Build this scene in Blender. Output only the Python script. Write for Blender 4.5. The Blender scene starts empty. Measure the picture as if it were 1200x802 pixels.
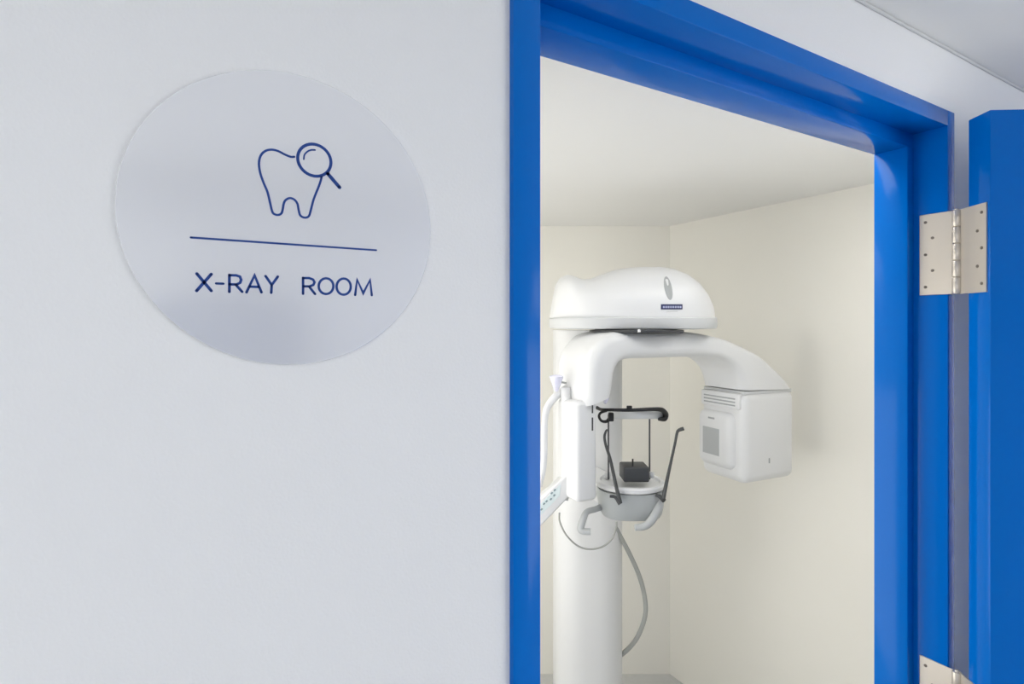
import bpy, bmesh, math
from mathutils import Vector, Matrix

# ------------------------------------------------------------------ camera, world, exposure
F = 640.0            # focal length in pixels of the 1200 x 802 frame
TH = 0.527           # angle between the corridor wall and the picture plane
HY = 381.25          # pixel row of the horizon
EYE = 1.76           # camera height
CX, CY = 600.0, 401.0
DX, DY = math.cos(TH), math.sin(TH)

scene = bpy.context.scene
col = scene.collection
cam_data = bpy.data.cameras.new('camera')
cam = bpy.data.objects.new('camera', cam_data)
col.objects.link(cam)
cam.location = (0, 0, EYE)
cam.rotation_euler = (math.pi / 2, 0, -TH)
cam_data.sensor_width = 36.0
cam_data.lens = 36.0 * F / 1200.0
cam_data.shift_y = -(CY - HY) / 1200.0
cam_data.clip_start = 0.02
scene.camera = cam

world = bpy.data.worlds.new('world')
scene.world = world
world.use_nodes = True
world.node_tree.nodes['Background'].inputs[0].default_value = (0.8, 0.85, 1.0, 1)
world.node_tree.nodes['Background'].inputs[1].default_value = 0.05

scene.view_settings.view_transform = 'Standard'
scene.view_settings.look = 'None'
scene.view_settings.exposure = 0.0
scene.view_settings.gamma = 1.0
scene.view_settings.use_curve_mapping = False

HALL_LIGHT = 2.6
FILL_LIGHT = 1.78  # glow of the added left corridor panes
FILL_RIGHT = 3.0  # glow of the added right corridor panes
FILL_COLOUR = (0.99, 0.99, 1.0)
HALL_COLOUR = (0.96, 0.98, 1.0)
ROOM_LIGHT = 3.6
DOORWAY_FILL = 6.6  # glow of the added fill panel inside the doorway
ROOM_FILL = 2.3  # glow of the added panes on the room's left wall
ROOM_COLOUR = (1.0, 0.98, 0.945)

# ------------------------------------------------------------------ geometry of the place
WALL = 0.457         # corridor face of the wall, distance from the camera
FACE = 0.450         # face of the door frame
STOP = 0.504         # front of the door stop
BACK = 0.557         # room face of the wall
CEIL = EYE + 0.5005


def c2w(X, Z, h=0.0):
    """camera-frame right / forward / height over the eye -> world"""
    return Vector((DX * X + DY * Z, -DY * X + DX * Z, EYE + h))


def on_wall(px, py, n=WALL):
    """pixel -> point of the plane y = n"""
    u, v = px - CX, py - HY
    t = n / (-DY * u + DX * F)
    return Vector((t * (DX * u + DY * F), n, EYE - t * v))


# ------------------------------------------------------------------ materials
def srgb(r, g, b):
    def f(c):
        c /= 255.0
        return c / 12.92 if c <= 0.04045 else ((c + 0.055) / 1.055) ** 2.4
    return (f(r), f(g), f(b), 1.0)


def mat(name, colour, rough=0.5, metal=0.0, bump=0.0, bscale=300.0, vary=0.0, vscale=4.0, spec=0.5,
        stretch=None, coat=0.0):
    m = bpy.data.materials.new(name)
    m.use_nodes = True
    nt = m.node_tree
    b = nt.nodes['Principled BSDF']
    b.inputs['Base Color'].default_value = colour
    b.inputs['Roughness'].default_value = rough
    b.inputs['Metallic'].default_value = metal
    b.inputs['Specular IOR Level'].default_value = spec
    b.inputs['Coat Weight'].default_value = coat
    b.inputs['Coat Roughness'].default_value = 0.15
    tc = nt.nodes.new('ShaderNodeTexCoord')
    mp = nt.nodes.new('ShaderNodeMapping')
    if stretch:
        mp.inputs['Scale'].default_value = stretch
    nt.links.new(tc.outputs['Object'], mp.inputs['Vector'])
    if bump:
        n = nt.nodes.new('ShaderNodeTexNoise')
        n.inputs['Scale'].default_value = bscale
        n.inputs['Detail'].default_value = 3
        bp = nt.nodes.new('ShaderNodeBump')
        bp.inputs['Strength'].default_value = bump
        bp.inputs['Distance'].default_value = 0.002
        nt.links.new(mp.outputs['Vector'], n.inputs['Vector'])
        nt.links.new(n.outputs['Fac'], bp.inputs['Height'])
        nt.links.new(bp.outputs['Normal'], b.inputs['Normal'])
    if vary:
        n2 = nt.nodes.new('ShaderNodeTexNoise')
        n2.inputs['Scale'].default_value = vscale
        n2.inputs['Detail'].default_value = 4
        mx = nt.nodes.new('ShaderNodeMix')
        mx.data_type = 'RGBA'
        mx.inputs['A'].default_value = tuple(c * (1 - vary) for c in colour[:3]) + (1,)
        mx.inputs['B'].default_value = tuple(min(1, c * (1 + vary)) for c in colour[:3]) + (1,)
        nt.links.new(mp.outputs['Vector'], n2.inputs['Vector'])
        nt.links.new(n2.outputs['Fac'], mx.inputs['Factor'])
        nt.links.new(mx.outputs['Result'], b.inputs['Base Color'])
    return m


def emit(name, colour, strength):
    m = bpy.data.materials.new(name)
    m.use_nodes = True
    b = m.node_tree.nodes['Principled BSDF']
    b.inputs['Base Color'].default_value = (0.8, 0.8, 0.8, 1)
    b.inputs['Emission Color'].default_value = colour + (1,)
    b.inputs['Emission Strength'].default_value = strength
    return m


M_WALL = mat('corridor_paint', srgb(238, 239, 240), 0.6, bump=0.25, bscale=420, vary=0.012, vscale=3)
M_ROOM = mat('room_paint', srgb(245, 243, 235), 0.6, bump=0.15, bscale=300, vary=0.012, vscale=2)
M_CEIL = mat('ceiling_paint', srgb(240, 240, 238), 0.75, bump=0.1, bscale=200)
M_FLOOR = mat('grey_vinyl', srgb(205, 206, 204), 0.45, vary=0.05, vscale=40)
M_BLUE = mat('blue_gloss_paint', srgb(0, 107, 200), 0.15, bump=0.02, bscale=60, vary=0.02, vscale=6, spec=0.16)
M_STEEL = mat('satin_hinge_steel', srgb(214, 206, 194), 0.42, 0.75, bump=0.06, bscale=200, stretch=(1, 1, 0.05))
M_SCREW = mat('dark_screw', srgb(120, 112, 104), 0.45, 0.8)
M_SIGN = mat('brushed_aluminium', srgb(250, 251, 254), 0.12, 0.42)
M_RIM = mat('sign_edge', srgb(190, 192, 196), 0.4, 0.6)
M_INK = mat('navy_print', srgb(18, 62, 138), 0.5, vary=0.05, vscale=30)
M_WHITE = mat('white_enamel', srgb(224, 225, 225), 0.35, bump=0.03, bscale=150)
M_TRIM = mat('pale_grey_plastic', srgb(205, 207, 207), 0.4)
M_GREY = mat('mid_grey_plastic', srgb(178, 181, 181), 0.45)
M_MID = mat('slot_grey', srgb(165, 168, 168), 0.75)
M_BODY = mat('carrier_grey', srgb(168, 172, 172), 0.45)
M_DARK = mat('charcoal_plastic', srgb(58, 60, 62), 0.45)
M_BLACK = mat('black_rubber', srgb(20, 20, 22), 0.5)
M_ROD = mat('dark_grey_rod', srgb(66, 68, 68), 0.4)
M_CABLE = mat('grey_cable', srgb(162, 164, 160), 0.5)
M_CLEAR = mat('frosted_lilac_plastic', srgb(222, 222, 240), 0.25, coat=0.5)
M_PLATE = mat('navy_plate', srgb(40, 44, 86), 0.4)
M_PLATETXT = mat('plate_mark', srgb(165, 170, 200), 0.5)
M_BUTTON = mat('teal_button', srgb(120, 140, 146), 0.5)
M_PANEL = mat('pale_teal_panel', srgb(214, 226, 226), 0.4)
M_REFLECT_PROP = mat('prop_blue_grey', srgb(118, 132, 162), 0.5, vary=0.03)  # for the unseen box added to darken the sign's reflection
M_HALL_LAMP = emit('corridor_lamp_glow', HALL_COLOUR, HALL_LIGHT)
M_FILL = emit('fill_pane_glow', FILL_COLOUR, FILL_LIGHT)
M_FILL_RIGHT = emit('fill_pane_glow_right', FILL_COLOUR, FILL_RIGHT)
M_DOORWAY_FILL = emit('doorway_fill_glow', ROOM_COLOUR, DOORWAY_FILL)
M_ROOM_FILL = emit('room_fill_pane_glow', ROOM_COLOUR, ROOM_FILL)
M_ROOM_LAMP = emit('room_lamp_glow', ROOM_COLOUR, ROOM_LIGHT)


# ------------------------------------------------------------------ mesh helpers
def put(name, bm, m, parent=None, smooth=None, loc=None):
    me = bpy.data.meshes.new(name)
    bmesh.ops.recalc_face_normals(bm, faces=bm.faces)
    bm.to_mesh(me)
    bm.free()
    me.materials.append(m)
    if smooth:
        me.polygons.foreach_set('use_smooth', [True] * len(me.polygons))
        me.set_sharp_from_angle(angle=math.radians(smooth))
    o = bpy.data.objects.new(name, me)
    col.objects.link(o)
    if parent:
        o.parent = parent
    if loc is not None:
        o.location = loc
    return o


def tag(o, label, cat, group=None, kind=None):
    o['label'] = label
    o['category'] = cat
    if group:
        o['group'] = group
    if kind:
        o['kind'] = kind
    return o


def empty(name, loc, rz=0.0):
    o = bpy.data.objects.new(name, None)
    col.objects.link(o)
    o.location = loc
    o.rotation_euler = (0, 0, rz)
    o.empty_display_size = 0.1
    return o


def bevel(bm, w, seg=2, edges=None):
    bmesh.ops.bevel(bm, geom=list(edges if edges is not None else bm.edges), offset=w, segments=seg,
                    profile=0.5, affect='EDGES', clamp_overlap=True)


def box(lo, hi, bv=0.0, seg=2, bm=None, mtx=None):
    bm2 = bmesh.new()
    lo, hi = Vector(lo), Vector(hi)
    c = (lo + hi) / 2
    s = hi - lo
    bmesh.ops.create_cube(bm2, size=1.0)
    for v in bm2.verts:
        v.co = Vector((v.co.x * s.x, v.co.y * s.y, v.co.z * s.z)) + c
    if bv:
        bevel(bm2, bv, seg)
    if mtx is not None:
        bmesh.ops.transform(bm2, matrix=mtx, verts=bm2.verts)
    if bm is None:
        return bm2
    merge(bm, bm2)
    return bm


def merge(bm, other):
    me = bpy.data.meshes.new('tmp')
    other.to_mesh(me)
    other.free()
    bm.from_mesh(me)
    bpy.data.meshes.remove(me)


def catmull(pts, n=6, closed=False):
    pts = [Vector(p) for p in pts]
    out = []
    N = len(pts)
    rng = range(N if closed else N - 1)
    for i in rng:
        if closed:
            p0, p1, p2, p3 = pts[(i - 1) % N], pts[i], pts[(i + 1) % N], pts[(i + 2) % N]
        else:
            p1, p2 = pts[i], pts[i + 1]
            p0 = pts[i - 1] if i else p1 * 2 - p2
            p3 = pts[i + 2] if i + 2 < N else p2 * 2 - p1
        for k in range(n):
            t = k / n
            out.append(0.5 * ((2 * p1) + (p2 - p0) * t + (2 * p0 - 5 * p1 + 4 * p2 - p3) * t * t
                              + (3 * p1 - p0 - 3 * p2 + p3) * t ** 3))
    if not closed:
        out.append(pts[-1])
    return out


def tube(pts, r, smooth=6, sides=12, bm=None, flat=1.0):
    """swept tube; r is a number or one radius for each given point; flat squashes the section"""
    rs = r if isinstance(r, (list, tuple)) else [r] * len(pts)
    if smooth > 1:
        q = catmull([Vector((*p, 0)) if len(p) == 2 else Vector(p) for p in pts], smooth)
        rr = []
        for i in range(len(pts) - 1):
            rr += [rs[i] + (rs[i + 1] - rs[i]) * k / smooth for k in range(smooth)]
        rr.append(rs[-1])
    else:
        q, rr = [Vector(p) for p in pts], list(rs)
    bm = bm or bmesh.new()
    rings = []
    up = Vector((0, 0, 1))
    prev = None
    for i, p in enumerate(q):
        t = (q[min(i + 1, len(q) - 1)] - q[max(i - 1, 0)]).normalized()
        if prev is None:
            ref = up if abs(t.dot(up)) < 0.9 else Vector((0, 1, 0))
            x = t.cross(ref).normalized()
        else:
            x = (prev - t * prev.dot(t)).normalized()
        y = t.cross(x)
        prev = x
        rings.append([bm.verts.new(p + (x * math.cos(a) + y * math.sin(a) * flat) * rr[i])
                      for a in (2 * math.pi * k / sides for k in range(sides))])
    for A, B in zip(rings, rings[1:]):
        for k in range(sides):
            bm.faces.new((A[k], A[(k + 1) % sides], B[(k + 1) % sides], B[k]))
    bm.faces.new(rings[0][::-1])
    bm.faces.new(rings[-1])
    return bm


def rrect(hw, hh, r, n=5):
    out = []
    r = min(r, hw * 0.999, hh * 0.999)
    for cx, cy, a0 in ((hw - r, hh - r, 0), (-hw + r, hh - r, 90), (-hw + r, -hh + r, 180), (hw - r, -hh + r, 270)):
        for k in range(n + 1):
            a = math.radians(a0 + 90 * k / n)
            out.append((cx + r * math.cos(a), cy + r * math.sin(a)))
    return out


def skin_rings(rings, cap=True, bm=None):
    bm = bm or bmesh.new()
    vs = [[bm.verts.new(p) for p in ring] for ring in rings]
    n = len(vs[0])
    for A, B in zip(vs, vs[1:]):
        for k in range(n):
            bm.faces.new((A[k], A[(k + 1) % n], B[(k + 1) % n], B[k]))
    if cap:
        bm.faces.new(vs[0][::-1])
        bm.faces.new(vs[-1])
    return bm


def lathe(profile, sides=32, centre=(0, 0, 0), bm=None, sx=1.0, sy=1.0):
    c = Vector(centre)
    rings = [[c + Vector((r * sx * math.cos(2 * math.pi * k / sides), r * sy * math.sin(2 * math.pi * k / sides), z))
              for k in range(sides)] for r, z in profile]
    return skin_rings(rings, True, bm)


# ------------------------------------------------------------------ the setting
XL, XR, YB = -2.4, 3.2, -1.3        # corridor
JL, JR = 0.2633, 1.1866             # outer edges of the door frame
FT = EYE + 0.3835                   # top of the door frame
RW = 2.073                          # right wall of the X-ray room
corner = c2w(0.796, 2.754)          # corner between slanting back wall and right wall
far = c2w(0.796 - 2.2, 2.754)       # other end of the slanting back wall
RL = far.x

bm = bmesh.new()
box((XL, WALL, 0), (JL, BACK, CEIL), bm=bm)
box((JR, WALL, 0), (XR, BACK, CEIL), bm=bm)
box((JL, WALL, FT), (JR, BACK, CEIL), bm=bm)
tag(put('wall_front', bm, M_WALL), 'pale grey corridor wall around the blue door frame', 'wall', kind='structure')
tag(put('wall_opposite', box((XL, YB - 0.1, 0), (XR, YB, CEIL)), M_WALL), 'pale corridor wall behind the camera', 'wall', kind='structure')
tag(put('wall_left', box((XL - 0.1, YB, 0), (XL, WALL, CEIL)), M_WALL), 'pale wall closing the corridor on the left', 'wall', kind='structure')
tag(put('wall_end', box((XR, YB, 0), (XR + 0.1, WALL, CEIL)), M_WALL), 'pale wall closing the corridor on the right', 'wall', kind='structure')
tag(put('wall_right', box((RW, BACK, 0), (RW + 0.1, corner.y + 0.2, CEIL)), M_ROOM), 'cream right side wall of the X-ray room', 'wall', kind='structure')
tag(put('wall_side', box((RL - 0.1, BACK, 0), (RL, far.y + 0.2, CEIL)), M_ROOM), 'cream left side wall of the X-ray room', 'wall', kind='structure')
bm = box((-1.104, 0, 0), (1.104, 0.1, CEIL))
wb = put('wall_back', bm, M_ROOM)
mid = (corner + far) / 2
wb.location = (mid.x, mid.y, 0)
wb.rotation_euler = (0, 0, -TH)
tag(wb, 'cream slanting back wall behind the X-ray unit', 'wall', kind='structure')
tag(put('floor', box((XL - 0.1, YB - 0.1, -0.1), (XR + 0.1, 3.4, 0)), M_FLOOR), 'grey vinyl floor of corridor and X-ray room', 'floor', kind='structure')
tag(put('ceiling', box((XL - 0.1, YB - 0.1, CEIL), (XR + 0.1, 3.4, CEIL + 0.1)), M_CEIL), 'off-white flat ceiling above the door and X-ray room', 'ceiling', kind='structure')
# grey strip imitating the shadow line where the wall meets the ceiling
tag(put('shadow_line', box((XL, WALL - 0.004, CEIL - 0.006), (XR, WALL, CEIL), 0.002, 2), M_TRIM), 'thin grey strip imitating the shadow line between corridor wall and ceiling', 'trim', kind='structure')

# door frame: jambs and header with their stops
fr = empty('trim_2', ((JL + JR) / 2, FACE, 0))
tag(fr, 'glossy blue steel door frame around the X-ray room doorway', 'door frame', kind='structure')
fo = Vector(fr.location)
IL, IR, IT = 0.2949, 1.160, EYE + 0.3555
SL, SR, ST = IL + 0.022, IR - 0.022, EYE + 0.3304
SB = 0.562


def rel(bm, o):
    bmesh.ops.translate(bm, vec=-Vector(o), verts=bm.verts)
    return bm


jl = put('jamb', rel(box((JL, FACE, 0), (IL, SB - 0.004, FT), 0.0018, 2), fo), M_BLUE, fr, 40)
jr = put('jamb', rel(box((IR, FACE, 0), (JR, SB - 0.004, FT), 0.0018, 2), fo), M_BLUE, fr, 40)
hd = put('header', rel(box((IL - 0.001, FACE, IT), (IR + 0.001, SB - 0.004, FT), 0.0018, 2), fo), M_BLUE, fr, 40)
put('door_stop', rel(box((IL - 0.002, STOP, 0), (SL, SB, ST), 0.0018, 2), fo), M_BLUE, jl, 40)
put('door_stop', rel(box((SR, STOP, 0), (IR + 0.002, SB, ST), 0.0018, 2), fo), M_BLUE, jr, 40)
put('door_stop', rel(box((IL - 0.002, STOP, ST - 0.0005), (IR + 0.002, SB, IT + 0.002), 0.0018, 2), fo), M_BLUE, hd, 40)

# ------------------------------------------------------------------ the open door with its hinges
PX, PN = 1.160, 0.437                          # hinge pin in plan
dr = empty('door_1', (PX, PN, 0))
tag(dr, 'glossy blue door leaf standing open beside its frame', 'door', kind='structure')
ang = math.radians(-3.0)
Lc, Ec = (math.cos(ang), math.sin(ang)), (math.sin(ang), -math.cos(ang))
FX, FZ = 0.7854, 0.940                         # far hinge-side corner, camera frame
TK, WD = 0.046, 0.86


def door_pt(l, e, z):
    p = c2w(FX + Lc[0] * l + Ec[0] * e, FZ + Lc[1] * l + Ec[1] * e)
    return Vector((p.x - PX, p.y - PN, z))


def door_box(l0, l1, e0, e1, z0, z1, bv, seg=2):
    b = box((l0, e0, z0), (l1, e1, z1), bv, seg)
    for v in b.verts:
        v.co = door_pt(*v.co)
    return b


DT = EYE + 0.353
leaf = put('door_leaf', door_box(0, WD, 0, TK, 0.008, DT, 0.0016, 2), M_BLUE, dr, 40)
# lever handle on the face turned to the corridor
hb = door_box(WD - 0.085, WD - 0.035, TK, TK + 0.006, 0.93, 1.10, 0.002)
put('handle_plate', hb, M_STEEL, dr, 40)
put('handle', tube([door_pt(WD - 0.06, TK + 0.004, 1.05), door_pt(WD - 0.06, TK + 0.045, 1.05), door_pt(WD - 0.075, TK + 0.055, 1.05),
                    door_pt(WD - 0.18, TK + 0.055, 1.05)], 0.009, 4), M_STEEL, dr, 60)

HH = 0.148


def hinge(ztop):
    pin = lathe([(0.0035, -0.0), (0.0045, 0.002), (0.0045, HH - 0.002), (0.003, HH + 0.002)], 16, (0, 0, ztop - HH))
    hg = put('hinge', pin, M_STEEL, dr, 50)
    hg['label'] = 'satin steel butt hinge with two screwed leaves'
    # leaf on the jamb reveal
    put('hinge_leaf', rel(box((IR - 0.0022, PN + 0.004, ztop - HH + 0.0), (IR + 0.0005, 0.4937, ztop), 0.0008, 1), (PX, PN, 0)), M_STEEL, hg)
    # leaf on the door edge, its root reaching back to the barrel
    e1 = 0.0405
    b = bmesh.new()
    ring = []
    for z in (ztop - HH, ztop):
        ring.append([door_pt(-0.0022, -0.019, z), door_pt(-0.0022, e1, z), door_pt(0.0004, e1, z), door_pt(0.0004, -0.019, z)])
    skin_rings(ring, True, b)
    put('hinge_leaf', b, M_STEEL, hg)
    seg = HH / 5
    for k in range(5):
        z0 = ztop - HH + k * seg
        r = 0.0072
        put('knuckle', lathe([(r - 0.001, z0 + 0.0005), (r, z0 + 0.0015), (r, z0 + seg - 0.0015), (r - 0.001, z0 + seg - 0.0005)], 20), M_STEEL, hg, 50)
    for k in range(5):
        z = ztop - HH * (0.1 + 0.2 * k)
        y = 0.4937 - PN - (0.010 if k % 2 == 0 else 0.021)
        s = lathe([(0.0026, -0.0006), (0.0026, 0.0008), (0.0014, 0.0012)], 12)
        bmesh.ops.transform(s, matrix=Matrix.Translation((IR - 0.0022 - PX, y, z)) @ Matrix.Rotation(-math.pi / 2, 4, 'Y'), verts=s.verts)
        put('screw_head', s, M_SCREW, hg, 40)
        e = e1 - (0.009 if k % 2 == 0 else 0.018)
        c = door_pt(-0.0022, e, z)
        d = (door_pt(-0.01, e, z) - door_pt(0, e, z)).normalized()
        s = lathe([(0.0026, -0.0006), (0.0026, 0.0008), (0.0014, 0.0012)], 12)
        q = Vector((0, 0, 1)).rotation_difference(d).to_matrix().to_4x4()
        bmesh.ops.transform(s, matrix=Matrix.Translation(c) @ q, verts=s.verts)
        put('screw_head', s, M_SCREW, hg, 40)


for zt in (EYE + 0.2028, EYE - 0.609, EYE - 1.421):
    hinge(zt)

# ------------------------------------------------------------------ the round sign
SC = Vector((0.147 * WALL, WALL, EYE + 0.181 * WALL))
SRAD = 0.249 * WALL
STH = 0.003
sg = empty('room_sign', SC)
tag(sg, 'round brushed silver sign with navy tooth icon and X-RAY ROOM lettering', 'sign')
d = lathe([(SRAD - 0.0004, 0), (SRAD, 0.0004), (SRAD, STH - 0.0005), (SRAD - 0.0006, STH)], 128)
bmesh.ops.transform(d, matrix=Matrix.Rotation(math.pi / 2, 4, 'X'), verts=d.verts)
put('disc', d, M_SIGN, sg, 30)
INK_Y = WALL - STH


def sp(cx, cy):
    """point of the sign from the enlarged crop's coordinates"""
    p = on_wall(200 + cx / 3.488, 140 + cy / 3.488, INK_Y)
    return Vector((p.x - SC.x, 0, p.z - SC.z))


PXM = (on_wall(330, 260, INK_Y) - on_wall(330, 261, INK_Y)).length    # metres for one pixel of height


def stroke(paths, width, name, parent, smooth=1, closed=False):
    """flat printed strokes with round ends, 0.25 mm proud of the disc"""
    w = width * PXM / 2
    bm = bmesh.new()
    y0, y1 = -STH + 0.0001, -STH - 0.00025
    for path in paths:
        pts = [p if isinstance(p, Vector) else sp(*p) for p in path]
        if smooth > 1:
            pts = catmull(pts, smooth, closed)
        n = len(pts)
        L, R = [], []
        for i in range(n):
            a = pts[(i - 1) % n] if closed else pts[max(i - 1, 0)]
            b = pts[(i + 1) % n] if closed else pts[min(i + 1, n - 1)]
            p = pts[i]
            d1 = (p - a).normalized() if (p - a).length > 1e-9 else (b - p).normalized()
            d2 = (b - p).normalized() if (b - p).length > 1e-9 else d1
            t = (d1 + d2).normalized()
            nn = Vector((-t.z, 0, t.x))
            k = max(0.45, nn.dot(Vector((-d1.z, 0, d1.x))))
            L.append(p + nn * w / k)
            R.append(p - nn * w / k)
        if closed:
            outline = None
            rings = []
            for i in range(n):
                rings.append([L[i] + Vector((0, y0, 0)), R[i] + Vector((0, y0, 0)), R[i] + Vector((0, y1, 0)), L[i] + Vector((0, y1, 0))])
            vs = [[bm.verts.new(q) for q in r] for r in rings]
            for i in range(n):
                A, B = vs[i], vs[(i + 1) % n]
                for k in range(4):
                    bm.faces.new((A[k], A[(k + 1) % 4], B[(k + 1) % 4], B[k]))
        else:
            rings = [[L[i] + Vector((0, y0, 0)), R[i] + Vector((0, y0, 0)), R[i] + Vector((0, y1, 0)), L[i] + Vector((0, y1, 0))] for i in range(n)]
            skin_rings(rings, True, bm)
            for e in (pts[0], pts[-1]):
                cap = lathe([(w, -y1), (w, -y0)], 14)
                bmesh.ops.transform(cap, matrix=Matrix.Translation(e) @ Matrix.Rotation(math.pi / 2, 4, 'X'), verts=cap.verts)
                merge(bm, cap)
    return put(name, bm, M_INK, parent)


tooth = [(505, 153), (490, 153), (465, 143), (440, 130), (415, 124), (390, 128), (370, 145), (361, 175), (365, 215), (380, 260),
         (395, 295), (405, 335), (413, 370), (420, 385), (437, 391), (452, 385), (458, 368), (462, 345), (470, 330), (487, 322),
         (505, 328), (518, 345), (523, 370), (530, 393), (549, 402), (565, 395), (573, 370), (585, 325), (603, 280), (612, 255), (617, 235)]
stroke([tooth], 2.6, 'tooth_outline', sg, 4)
lc = sp(588, 167)
lr = (sp(588, 102) - sp(588, 232)).length / 2
lens = stroke([[lc + Vector((lr * math.cos(a), 0, lr * math.sin(a))) for a in (2 * math.pi * k / 40 for k in range(40))]],
              3.6, 'magnifier_ring', sg, 1, True)
stroke([[(642, 222), (690, 278)]], 4.4, 'magnifier_handle', lens)
stroke([[(544, 163), (547, 145), (560, 131), (575, 125), (590, 125)]], 1.9, 'lens_glint', lens, 5)
stroke([[(83, 483), (840, 535)]], 2.3, 'divider_line', sg)


def ell(cx, cy, rx, ry):
    return [(cx + rx * math.cos(2 * math.pi * k / 28), cy + ry * math.sin(2 * math.pi * k / 28)) for k in range(28)]


LW = 2.9
stroke([[(107, 631), (166, 701)], [(166, 633), (106, 701)]], 3.2, 'letter', sg)
stroke([[(186, 671), (215, 672)]], 2.6, 'hyphen', sg)
stroke([[(240, 705), (240, 636)], [(240, 637), (268, 638), (283, 643), (288, 656), (284, 668), (270, 675), (242, 675)], [(266, 676), (292, 705)]], LW, 'letter', sg)
stroke([[(310, 707), (343, 638), (371, 707)], [(322, 684), (359, 685)]], LW, 'letter', sg)
stroke([[(388, 641), (413, 677), (438, 643)], [(413, 677), (411, 709)]], LW, 'letter', sg)
stroke([[(541, 713), (541, 648)], [(541, 649), (566, 649), (582, 655), (588, 666), (583, 677), (567, 683), (543, 683)], [(566, 684), (590, 714)]], LW, 'letter', sg)
stroke([ell(635, 682, 30, 32)], LW, 'letter', sg, 1, True)
stroke([ell(707, 684, 29, 33)], LW, 'letter', sg, 1, True)
stroke([[(754, 718), (762, 656), (787, 711), (815, 657), (822, 719)]], LW, 'letter', sg)

# ------------------------------------------------------------------ the panoramic X-ray unit
MX, MZ = 0.30, 2.10
base = c2w(MX, MZ)
mu = empty('dental_xray_unit', (base.x, base.y, 0), -TH)
tag(mu, 'white panoramic dental X-ray unit standing in the room beyond the doorway', 'x-ray machine')


def M(px, py, Z):
    """pixel at a given distance -> the unit's own coordinates"""
    return Vector(((px - CX) * Z / F - MX, Z - MZ, EYE - (py - HY) * Z / F))


def cc(X, Z, h):
    return Vector((X - MX, Z - MZ, EYE + h))


# column on its foot
cw0, cw1, czf, czb = 0.165, 0.427, 2.02, 2.30
ring = rrect((cw1 - cw0) / 2, (czb - czf) / 2, 0.105, 8)
ccx, ccz = (cw0 + cw1) / 2, (czf + czb) / 2


def col_ring(s, h):
    return [cc(ccx + x * s, ccz + y * s, h) for x, y in ring]


put('column', skin_rings([col_ring(1, -EYE + 0.03), col_ring(1, -0.02)]), M_WHITE, mu, 40)
fb = box((ccx - MX - 0.2, ccz - MZ - 0.26, 0.0), (ccx - MX + 0.2, ccz - MZ + 0.24, 0.035), 0.012, 3)
put('foot_plate', fb, M_TRIM, mu, 40)

# overhead housing: sections along x, dome above a flat rim
OZ = 1.88
tops = [(645.5, 366), (648, 350), (651, 334), (656, 326), (664, 323), (671, 325), (680, 329), (690, 328), (703, 323), (717, 318),
        (733, 315.5), (750, 314.5), (766, 314.5), (781, 316.5), (796, 322), (808, 330.5), (818, 342), (825, 354), (829, 364), (831, 370)]
rings = []
zb = -(373 - HY) * OZ / F
x0, x1 = (645 - CX) * OZ / F, (831.5 - CX) * OZ / F
xm, xh = (x0 + x1) / 2, (x1 - x0) / 2
for px, py in tops:
    X = (px - CX) * OZ / F
    top = -(py - HY) * OZ / F
    dep = 0.20 * max(0.05, 1 - abs((X - xm) / xh) ** 3.0) ** (1 / 2.4)
    r = []
    for k in range(25):
        a = math.pi * k / 24
        ca, sa = math.cos(a), math.sin(a)
        y = dep * math.copysign(abs(ca) ** (2 / 3.2), ca)
        z = zb + (top - zb) * abs(sa) ** (2 / 2.6)
        r.append(cc(X, OZ + y, z))
    rings.append(r)
hs = put('overhead_housing', skin_rings(rings), M_WHITE, mu, 50)
# rim below
plan = []
for k in range(64):
    a = 2 * math.pi * k / 64
    ca, sa = math.cos(a), math.sin(a)
    plan.append((xm + (xh + 0.003) * math.copysign(abs(ca) ** (2 / 3.4), ca), 0.206 * math.copysign(abs(sa) ** (2 / 2.6), sa)))


def plan_ring(s, h):
    return [cc(xm + (x - xm) * s, OZ + y * s, h) for x, y in plan]


put('housing_rim', skin_rings([plan_ring(0.985, zb + 0.001), plan_ring(1.0, zb - 0.003), plan_ring(1.0, zb - 0.028), plan_ring(0.985, zb - 0.035),
                               plan_ring(0.8, zb - 0.038)]), M_TRIM, mu, 35)
# bearing disc between the housing and the turning arm
AX, AZ = 0.404, 1.782
put('bearing_disc', lathe([(0.145, 0), (0.15, 0.004), (0.15, 0.010), (0.1, 0.014)], 40, cc(AX, AZ, -0.026)), M_DARK, mu, 40)
put('indicator_lamp', lathe([(0.004, 0), (0.005, 0.004), (0.003, 0.009)], 14, M(749, 389.5, AZ - 0.153)), M_WHITE, mu, 40)


def housing_front(px, py):
    """depth of the housing's near surface behind a pixel"""
    best = None
    for i in range(len(tops) - 1):
        if tops[i][0] <= px <= tops[i + 1][0]:
            f = (px - tops[i][0]) / (tops[i + 1][0] - tops[i][0])
            top = -((tops[i][1] + (tops[i + 1][1] - tops[i][1]) * f) - HY)
            X = (px - CX) * OZ / F
            dep = 0.20 * max(0.05, 1 - abs((X - xm) / xh) ** 3.0) ** (1 / 2.4)
            h = (HY - py) - (HY - 373)
            q = max(0.0, min(1.0, h / (top - (HY - 373))))
            sa = q ** (2.6 / 2)
            ca = math.sqrt(max(0, 1 - sa * sa))
            return OZ - dep * ca ** (2 / 3.2)
    return OZ


from mathutils.bvhtree import BVHTree


def cast(obj, px, py):
    """first hit of the eye ray on one of the unit's parts, with its normal"""
    bmx = bmesh.new()
    bmx.from_mesh(obj.data)
    t = BVHTree.FromBMesh(bmx)
    o = M(CX, HY, 0.0)
    dvec = (M(px, py, 1.0) - o).normalized()
    loc, nor, _, _ = t.ray_cast(o, dvec)
    bmx.free()
    return loc, nor


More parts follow.
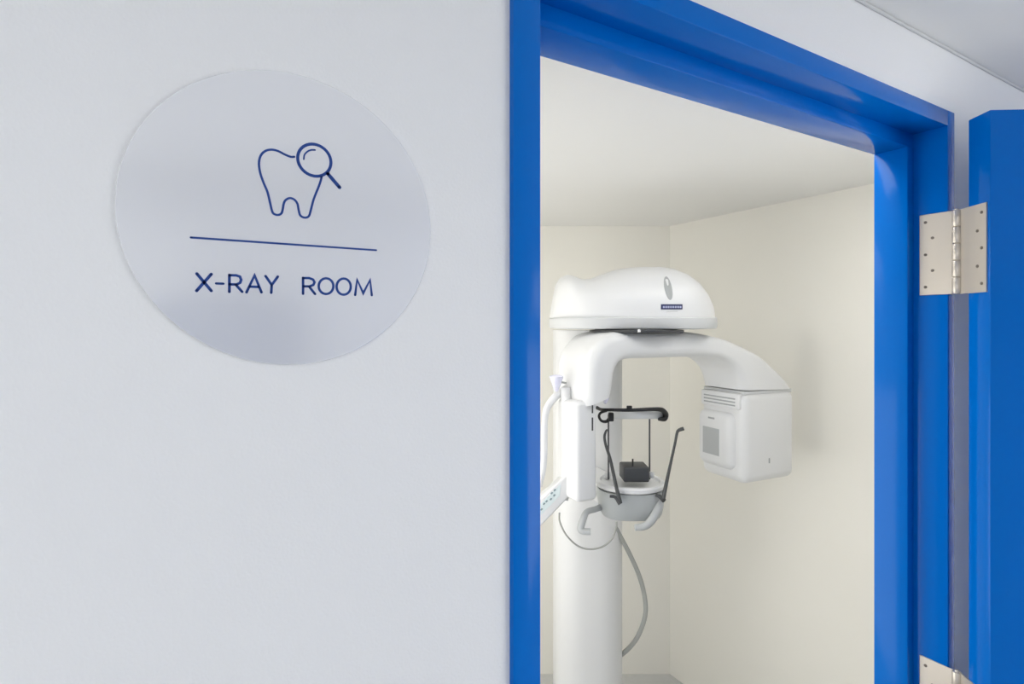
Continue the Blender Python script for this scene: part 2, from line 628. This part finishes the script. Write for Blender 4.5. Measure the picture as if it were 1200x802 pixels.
def decal(name, obj, pts, m, parent, lift=0.0015, thick=0.003):
    """thin raised badge that follows the surface of obj, outlined in pixels"""
    hit = [cast(obj, *p) for p in pts]
    cpt = cast(obj, sum(p[0] for p in pts) / len(pts), sum(p[1] for p in pts) / len(pts))
    bm = bmesh.new()
    n = cpt[1]
    top = [bm.verts.new(h[0] + n * lift) for h in hit]
    bot = [bm.verts.new(h[0] - n * thick) for h in hit]
    ct = bm.verts.new(cpt[0] + n * lift)
    k = len(pts)
    for i in range(k):
        j = (i + 1) % k
        bm.faces.new((top[i], top[j], ct))
        bm.faces.new((top[i], bot[i], bot[j], top[j]))
    return put(name, bm, m, parent)


ov = []
for k in range(20):
    a = 2 * math.pi * k / 20
    x, y = 4.3 * math.cos(a), 14 * math.sin(a)
    t = math.radians(-12)
    ov.append((783 + x * math.cos(t) - y * math.sin(t), 338 + x * math.sin(t) + y * math.cos(t)))
decal('oval_badge', hs, ov, M_MID, hs)


def rect_px(x0, y0, x1, y1, n=4):
    e = [(x0 + (x1 - x0) * k / n, y0) for k in range(n)] + [(x1, y0)]
    e += [(x1, y1)] + [(x1 - (x1 - x0) * k / n, y1) for k in range(1, n + 1)]
    return e


decal('name_plate', hs, rect_px(774.5, 356.8, 799.5, 362.8), M_PLATE, hs, 0.002)
xx = 776.6
for wv in (2.1, 1.9, 2.2, 1.8, 2.0, 2.1, 2.2, 1.9):
    decal('plate_mark', hs, rect_px(xx, 358.9, xx + wv, 361.2, 1), M_PLATETXT, hs, 0.0027, 0.002)
    xx += wv + 0.75
decal('small_print', hs, rect_px(781, 364.6, 794, 365.6, 2), M_TRIM, hs, 0.0012)

# turning arm, in a frame of its own: a along the arm (right end farther), b across
PHI = math.radians(25)
av, bv_ = (math.cos(PHI), math.sin(PHI)), (-math.sin(PHI), math.cos(PHI))


def A(a, b, h):
    return cc(AX + av[0] * a + bv_[0] * b, AZ + av[1] * a + bv_[1] * b, h)


outer = [(-.252, -.24), (-.248, -.18), (-.245, -.13), (-.235, -.09), (-.21, -.055), (-.17, -.028), (-.10, -.019), (0, -.017), (.1, -.019),
         (.2, -.028), (.30, -.046), (.38, -.072), (.46, -.105), (.53, -.15), (.59, -.195), (.622, -.228)]
inner = [(-.158, -.212), (-.152, -.19), (-.148, -.165), (-.143, -.14), (-.132, -.12), (-.115, -.108), (-.08, -.103), (0, -.103), (.1, -.103),
         (.17, -.104), (.23, -.106), (.28, -.113), (.32, -.13), (.35, -.155), (.368, -.19), (.377, -.222)]
oc = catmull([(x, z, 0) for x, z in outer], 4)
ic = catmull([(x, z, 0) for x, z in inner], 4)
rings = []
for o, i in zip(oc, ic):
    c = (o + i) / 2
    half = (o - i) / 2
    hl = half.length
    hv = half.normalized()
    rings.append([A(c.x + hv.x * p, q, c.y + hv.y * p) for p, q in rrect(hl, 0.10, 0.034, 5)])
arm = put('rotating_arm', skin_rings(rings), M_WHITE, mu, 40)


def abox(a0, a1, b0, b1, h0, h1, bv, seg=4):
    b = box((a0, b0, h0), (a1, b1, h1), bv, seg)
    for v in b.verts:
        v.co = A(*v.co)
    return b


# detector housing hanging from the left limb
det = put('detector_housing', abox(-.278, -.205, -.085, .03, -.52, -.225, 0.014), M_WHITE, mu, 40)
for y0, y1 in ((475, 484.5), (489.5, 505)):
    decal('laser_slit', det, rect_px(693.4, y0, 695.0, y1, 1), M_DARK, det, 0.0008)

# tube head
th = put('tube_head', abox(.375, .627, -.102, .102, -.545, -.231, 0.03, 6), M_WHITE, mu, 40)
put('seam_gasket', abox(.384, .617, -.095, .095, -.24, -.226, 0.004, 2), M_TRIM, th, 40)
put('vent_cover', abox(.366, .39, -.085, .09, -.29, -.236, 0.006, 3), M_WHITE, th, 40)
for k in range(3):
    put('vent_slot', abox(.3652, .368, -.07, .075, -.2565 - .0115 * k, -.2515 - .0115 * k, 0.0008, 1), M_MID, th, 40)
cm = put('collimator', abox(.352, .42, -.065, .10, -.505, -.305, 0.03, 6), M_WHITE, th, 40)
put('beam_window', abox(.3510, .355, -.012, .066, -.462, -.366, 0.0012, 1), M_GREY, cm)
put('latch_mark', abox(.3510, .355, .01, .04, -.335, -.329, 0.0008, 1), M_MID, cm)
put('release_button', abox(.49, .496, -.1035, -.1, -.48, -.462, 0.001, 2), M_MID, th, 40)

# chin rest carrier
TZ = 1.735
TX = (738 - CX) * TZ / F
th0 = -(565 - HY) * 1.72 / F
put('support_arm', skin_rings([[cc(*p, h) for p in ((0.20, 2.05), (0.30, 2.05), (TX + 0.02, TZ + 0.06), (TX - 0.06, TZ))] for h in (th0 - 0.095, th0 - 0.03)]), M_WHITE, mu)
tray = lathe([(0.096, -0.02), (0.108, -0.013), (0.110, -0.003), (0.106, 0.003), (0.094, 0.003), (0.090, -0.004)], 48, cc(TX, TZ, th0), sy=0.92)
tr = put('chin_tray', tray, M_WHITE, mu, 40)
prof = []
for s, dz in ((0.98, -0.018), (0.97, -0.045), (0.94, -0.07), (0.90, -0.090), (0.85, -0.100), (0.72, -0.104)):
    prof.append([cc(TX + x * s, TZ + y * s, th0 + dz) for x, y in
                 [(0.106 * math.copysign(abs(math.cos(t)) ** 0.7, math.cos(t)), 0.096 * math.copysign(abs(math.sin(t)) ** 0.7, math.sin(t)))
                  for t in (2 * math.pi * k / 48 for k in range(48))]])
put('chin_rest_body', skin_rings(prof), M_BODY, mu, 40)
cb0, cb1 = M(731, 566, 1.665), M(761.5, 548, 1.665)
cbox = put('chin_block', box((cb0.x, cb0.y, cb0.z), (cb1.x, cb0.y + 0.075, cb1.z), 0.006, 3), M_DARK, mu, 40)
put('bite_peg', tube([M(741.5, 551, 1.68), M(741.5, 538, 1.68)], 0.0025, 1, 10), M_BLACK, cbox, 60)
put('rest_knob', lathe([(0.007, 0), (0.009, 0.003), (0.009, 0.014), (0.006, 0.018)], 18, M(763.5, 560, 1.70)), M_TRIM, mu, 40)
put('rest_knob', lathe([(0.008, 0), (0.010, 0.003), (0.010, 0.016), (0.007, 0.020)], 18, M(712, 561, 1.76)), M_TRIM, mu, 40)
# forehead support on two rods, strap over it
put('support_rod', tube([M(713, 562, 1.75), M(713, 486, 1.75)], 0.0026, 1, 10), M_DARK, mu, 60)
put('support_rod', tube([M(761.2, 562, 1.73), M(761.2, 486, 1.73)], 0.0026, 1, 10), M_DARK, mu, 60)
rng = []
for k in range(17):
    t = k / 16
    px = 718 + (776 - 718) * t
    zc = 1.70 + 0.05 * (2 * t - 1) ** 2
    c = M(px, 486.3, zc)
    rng.append([c + Vector((0, p, q)) for p, q in rrect(0.010, 0.0125, 0.005, 3)])
fs = put('forehead_support', skin_rings(rng), M_TRIM, mu, 40)
put('strap', tube([M(699.5, 478, 1.74), M(704, 480, 1.72), M(712, 480.5, 1.69), M(740, 480.8, 1.678), M(766, 479.8, 1.69), M(776, 481, 1.71),
                   M(780, 486, 1.73), M(778.5, 491, 1.73), M(772, 491.5, 1.72)], [.0058, .005, .005, .0055, .0062, .008, .0092, .0085, .005], 6, 10), M_BLACK, mu, 60)
put('strap_loop', tube([M(716, 489, 1.71), M(711, 494, 1.71), M(705, 493.5, 1.71), M(702, 488.5, 1.71), M(704, 484, 1.71), M(711, 481.5, 1.70)],
                       [.007, .005, .0042, .0042, .004, .004], 6, 10), M_BLACK, mu, 60)
kb = M(716, 489, 1.705)
put('strap_buckle', box(kb - Vector((.008, .008, .013)), kb + Vector((.008, .008, .014)), 0.003, 2), M_BLACK, mu, 40)
kb = M(737.5, 478, 1.675)
put('strap_buckle', box(kb - Vector((.008, .005, .005)), kb + Vector((.008, .005, .006)), 0.002, 2), M_BLACK, mu, 40)
# temple rods
put('temple_rod', tube([M(727, 590, 1.625), M(722, 570, 1.63), M(715.5, 540, 1.635), M(710, 522, 1.64), M(708.4, 512, 1.64), M(710, 506, 1.645), M(711.5, 504, 1.65)],
                       [.0065, .0055, .0048, .0042, .0038, .0034, .003], 6, 10), M_ROD, mu, 60)
put('temple_rod', tube([M(777, 586, 1.63), M(780, 571, 1.635), M(785.5, 545, 1.64), M(791, 520, 1.64), M(793.3, 508, 1.64), M(795.5, 504.5, 1.64), M(801, 502.5, 1.64)],
                       [.0068, .0058, .0045, .004, .0042, .0052, .006], 6, 10), M_ROD, mu, 60)
put('rod_clamp', tube([M(714.5, 582, 1.632), M(721, 583, 1.63), M(727, 591, 1.622)], [.004, .005, .007], 3, 10), M_DARK, mu, 60)
put('rod_clamp', tube([M(768, 580.5, 1.645), M(773, 582, 1.64), M(778, 587, 1.625)], [.004, .006, .0075], 3, 10), M_DARK, mu, 60)
# hand grips
put('hand_grip', tube([M(706, 594, 1.72), M(698, 597, 1.69), M(688, 600, 1.66), M(684, 607, 1.65), M(680.5, 619, 1.645), M(683, 622.8, 1.64), M(692, 623.5, 1.635)],
                      [.010, .009, .009, .0105, .011, .010, .0095], 5, 12), M_GREY, mu, 60)
put('hand_grip', tube([M(771, 583, 1.68), M(773, 592, 1.655), M(768, 603, 1.64), M(761, 613, 1.63), M(754, 617.5, 1.63), M(744, 618.5, 1.63)],
                      [.013, .0125, .0125, .012, .0105, .0095], 5, 12), M_GREY, mu, 60)
# bracket joining carrier and column
put('carriage_bracket', tube([M(679, 574, 1.86), M(690, 578, 1.82), M(702, 571, 1.80)], [.016, .019, .012], 5, 14), M_WHITE, mu, 60)
put('bracket_clip', tube([M(678.5, 572, 1.85), M(677, 578, 1.845), M(681, 581, 1.84)], [.006, .009, .006], 4, 10), M_GREY, mu, 60)
# side console: frame loop, slanting keypad, frosted cone
put('console_frame', tube([M(667, 452, 1.72), M(661, 457, 1.70), M(651, 465, 1.68), M(642, 477, 1.67), M(638.5, 492, 1.66), M(638, 520, 1.66), M(637, 545, 1.66), M(632, 570, 1.66)],
                          [.010, .012, .012, .011, .010, .010, .010, .010], 6, 12), M_WHITE, mu, 60)
put('console_post', tube([M(663, 455, 1.68), M(663.5, 480, 1.67), M(663.5, 560, 1.66), M(660, 585, 1.66)], [.016, .0165, .0165, .016], 3, 14), M_WHITE, mu, 60)
# keypad: a slab in the frontal plane sloping down to the left
kz = 1.64
p_a, p_b, p_c, p_d = M(668, 553, kz), M(668, 582, kz), M(618, 634, kz), M(618, 598, kz)
kb_ = bmesh.new()
skin_rings([[p + Vector((0, dy, 0)) for p in (p_a, p_b, p_c, p_d)] for dy in (0.0, 0.05)], True, kb_)
bevel(kb_, 0.006, 3)
kp = put('keypad', kb_, M_WHITE, mu, 40)
pq = [M(657, 567.5, kz), M(656, 581, kz), M(622, 616, kz), M(622, 602, kz)]
put('keypad_face', skin_rings([[p + Vector((0, dy, 0)) for p in pq] for dy in (-0.0012, 0.004)]), M_PANEL, kp)
for px, py in ((646.5, 568 + 10), (650, 574.5), (645.5, 571 + 14), (649.5, 580.5), (637.5, 590.5), (640.5, 587.5), (634.5, 597)):
    c = M(px, py, kz)
    t = (M(657, 581, kz) - M(622, 616, kz)).normalized() * 0.0035
    nrm = Vector((-t.z, 0, t.x)) * 0.6
    put('button', skin_rings([[c + t + nrm + Vector((0, dy, 0)), c - t + nrm + Vector((0, dy, 0)), c - t - nrm + Vector((0, dy, 0)), c + t - nrm + Vector((0, dy, 0))]
                              for dy in (-0.0028, 0.0)]), M_BUTTON, kp)
put('frosted_cone', lathe([(0.002, -0.05), (0.008, -0.044), (0.019, -0.012), (0.022, -0.004), (0.017, 0.0), (0.004, 0.002)], 24, M(652, 440, 1.66)), M_CLEAR, mu, 50)
put('cone_stalk', tube([M(652, 447, 1.665), M(668, 450, 1.72)], 0.003, 1, 8), M_GREY, mu, 60)
put('alignment_pin', tube([M(710.5, 452, 1.72), M(711.5, 463, 1.72), M(709, 473, 1.71)], [.009, .009, .005], 4, 12), M_CLEAR, mu, 60)
# leads
put('thin_lead', tube([M(655.5, 601, 1.98), M(656, 612, 1.97), M(664, 628, 1.96), M(677, 640, 1.955), M(691, 644, 1.95), M(706, 641, 1.95), M(717, 632, 1.95), M(722, 619, 1.96), M(722.5, 612, 1.97)],
                      0.0032, 6, 10), M_CABLE, mu, 60)
put('supply_hose', tube([M(721, 618, 2.05), M(726, 627, 2.06), M(738, 650, 2.07), M(749, 675, 2.08), M(755.5, 700, 2.08), M(756, 722, 2.08), M(748, 745, 2.09), M(737, 760, 2.10), M(724, 771, 2.11)],
                        0.0085, 6, 12), M_CABLE, mu, 60)


# ------------------------------------------------------------------ ceiling lamps, with added fill panels and panes
def panel(name, x, y, sx, sy, m, label):
    t = empty(name, (x, y, CEIL))
    tag(t, label, 'ceiling lamp')
    b = bmesh.new()
    w = 0.015
    for lo, hi in (((-sx / 2 - w, -sy / 2 - w), (sx / 2 + w, -sy / 2)), ((-sx / 2 - w, sy / 2), (sx / 2 + w, sy / 2 + w)),
                   ((-sx / 2 - w, -sy / 2), (-sx / 2, sy / 2)), ((sx / 2, -sy / 2), (sx / 2 + w, sy / 2))):
        box((lo[0], lo[1], -0.015), (hi[0], hi[1], 0), bm=b)
    put('lamp_frame', b, M_WHITE, t)
    put('diffuser', box((-sx / 2, -sy / 2, -0.011), (sx / 2, sy / 2, -0.004)), m, t)
    return t


panel('ceiling_lamp', -0.75, -0.55, 1.1, 0.55, M_HALL_LAMP, 'square-edged white lamp panel on the corridor ceiling')
panel('ceiling_lamp', 1.95, -0.75, 1.1, 0.55, M_HALL_LAMP, 'white fill panel added on the corridor ceiling before the open door')  # added to brighten the door and the right end of the corridor
panel('ceiling_lamp', 1.22, 0.69, 0.9, 0.2, M_DOORWAY_FILL, 'narrow white fill panel added on the X-ray room ceiling just inside the doorway')  # added out of sight behind the header to light the unit evenly
panel('ceiling_lamp', 0.40, 1.50, 0.4, 0.6, M_ROOM_LAMP, 'white lamp panel on the X-ray room ceiling left of the X-ray unit')


def fill_window(name, loc, rz, w, h, m, label):  # unseen glowing panes, added to fill corridor and room with light
    t = empty(name, loc, rz)
    tag(t, label, 'fill_window', kind='structure')
    b = bmesh.new()
    f = 0.04
    box((-w / 2 - f, -0.02, 0), (w / 2 + f, 0.002, f), bm=b)
    box((-w / 2 - f, -0.02, h + f), (w / 2 + f, 0.002, h + 2 * f), bm=b)
    for x in (-w / 2 - f, -f / 2, w / 2):
        box((x, -0.02, f), (x + f, 0.002, h + f), bm=b)
    put('fill_window_frame', b, M_WHITE, t)
    for x0, x1 in ((-w / 2, -f / 2), (f / 2, w / 2)):
        put('pane', box((x0, -0.012, f), (x1, -0.006, h + f)), m, t)
    return t


fill_window('fill_window_1', (-1.25, YB, 0.75), math.pi, 1.5, 1.3, M_FILL, 'frosted glowing panes added out of view to light the corridor from the left')
fill_window('fill_window_2', (2.2, YB, 0.75), math.pi, 1.7, 1.3, M_FILL_RIGHT, 'frosted glowing panes added out of view to light the open door')
fill_window('fill_window_3', (RL, 1.6, 0.55), math.pi / 2, 1.6, 1.15, M_ROOM_FILL, 'frosted glowing panes added out of view to light the X-ray room from the left')

# tall box added out of view to put a dark patch in the sign's reflection
lk = empty('sign_reflection_prop', (0.10, YB + 0.2, 0))
tag(lk, 'tall blue-grey storage locker against the far corridor wall', 'reflection_prop')
put('carcass', box((-0.2, -0.195, 0.0), (0.2, 0.18, 1.84), 0.004, 2), M_REFLECT_PROP, lk, 40)
ld = put('prop_door', box((-0.19, 0.18, 0.05), (0.19, 0.198, 1.82), 0.003, 2), M_REFLECT_PROP, lk, 40)
put('handle', tube([(0.15, 0.197, 1.0), (0.15, 0.225, 1.01), (0.15, 0.225, 1.13), (0.15, 0.197, 1.14)], 0.006, 3), M_STEEL, ld, 60)
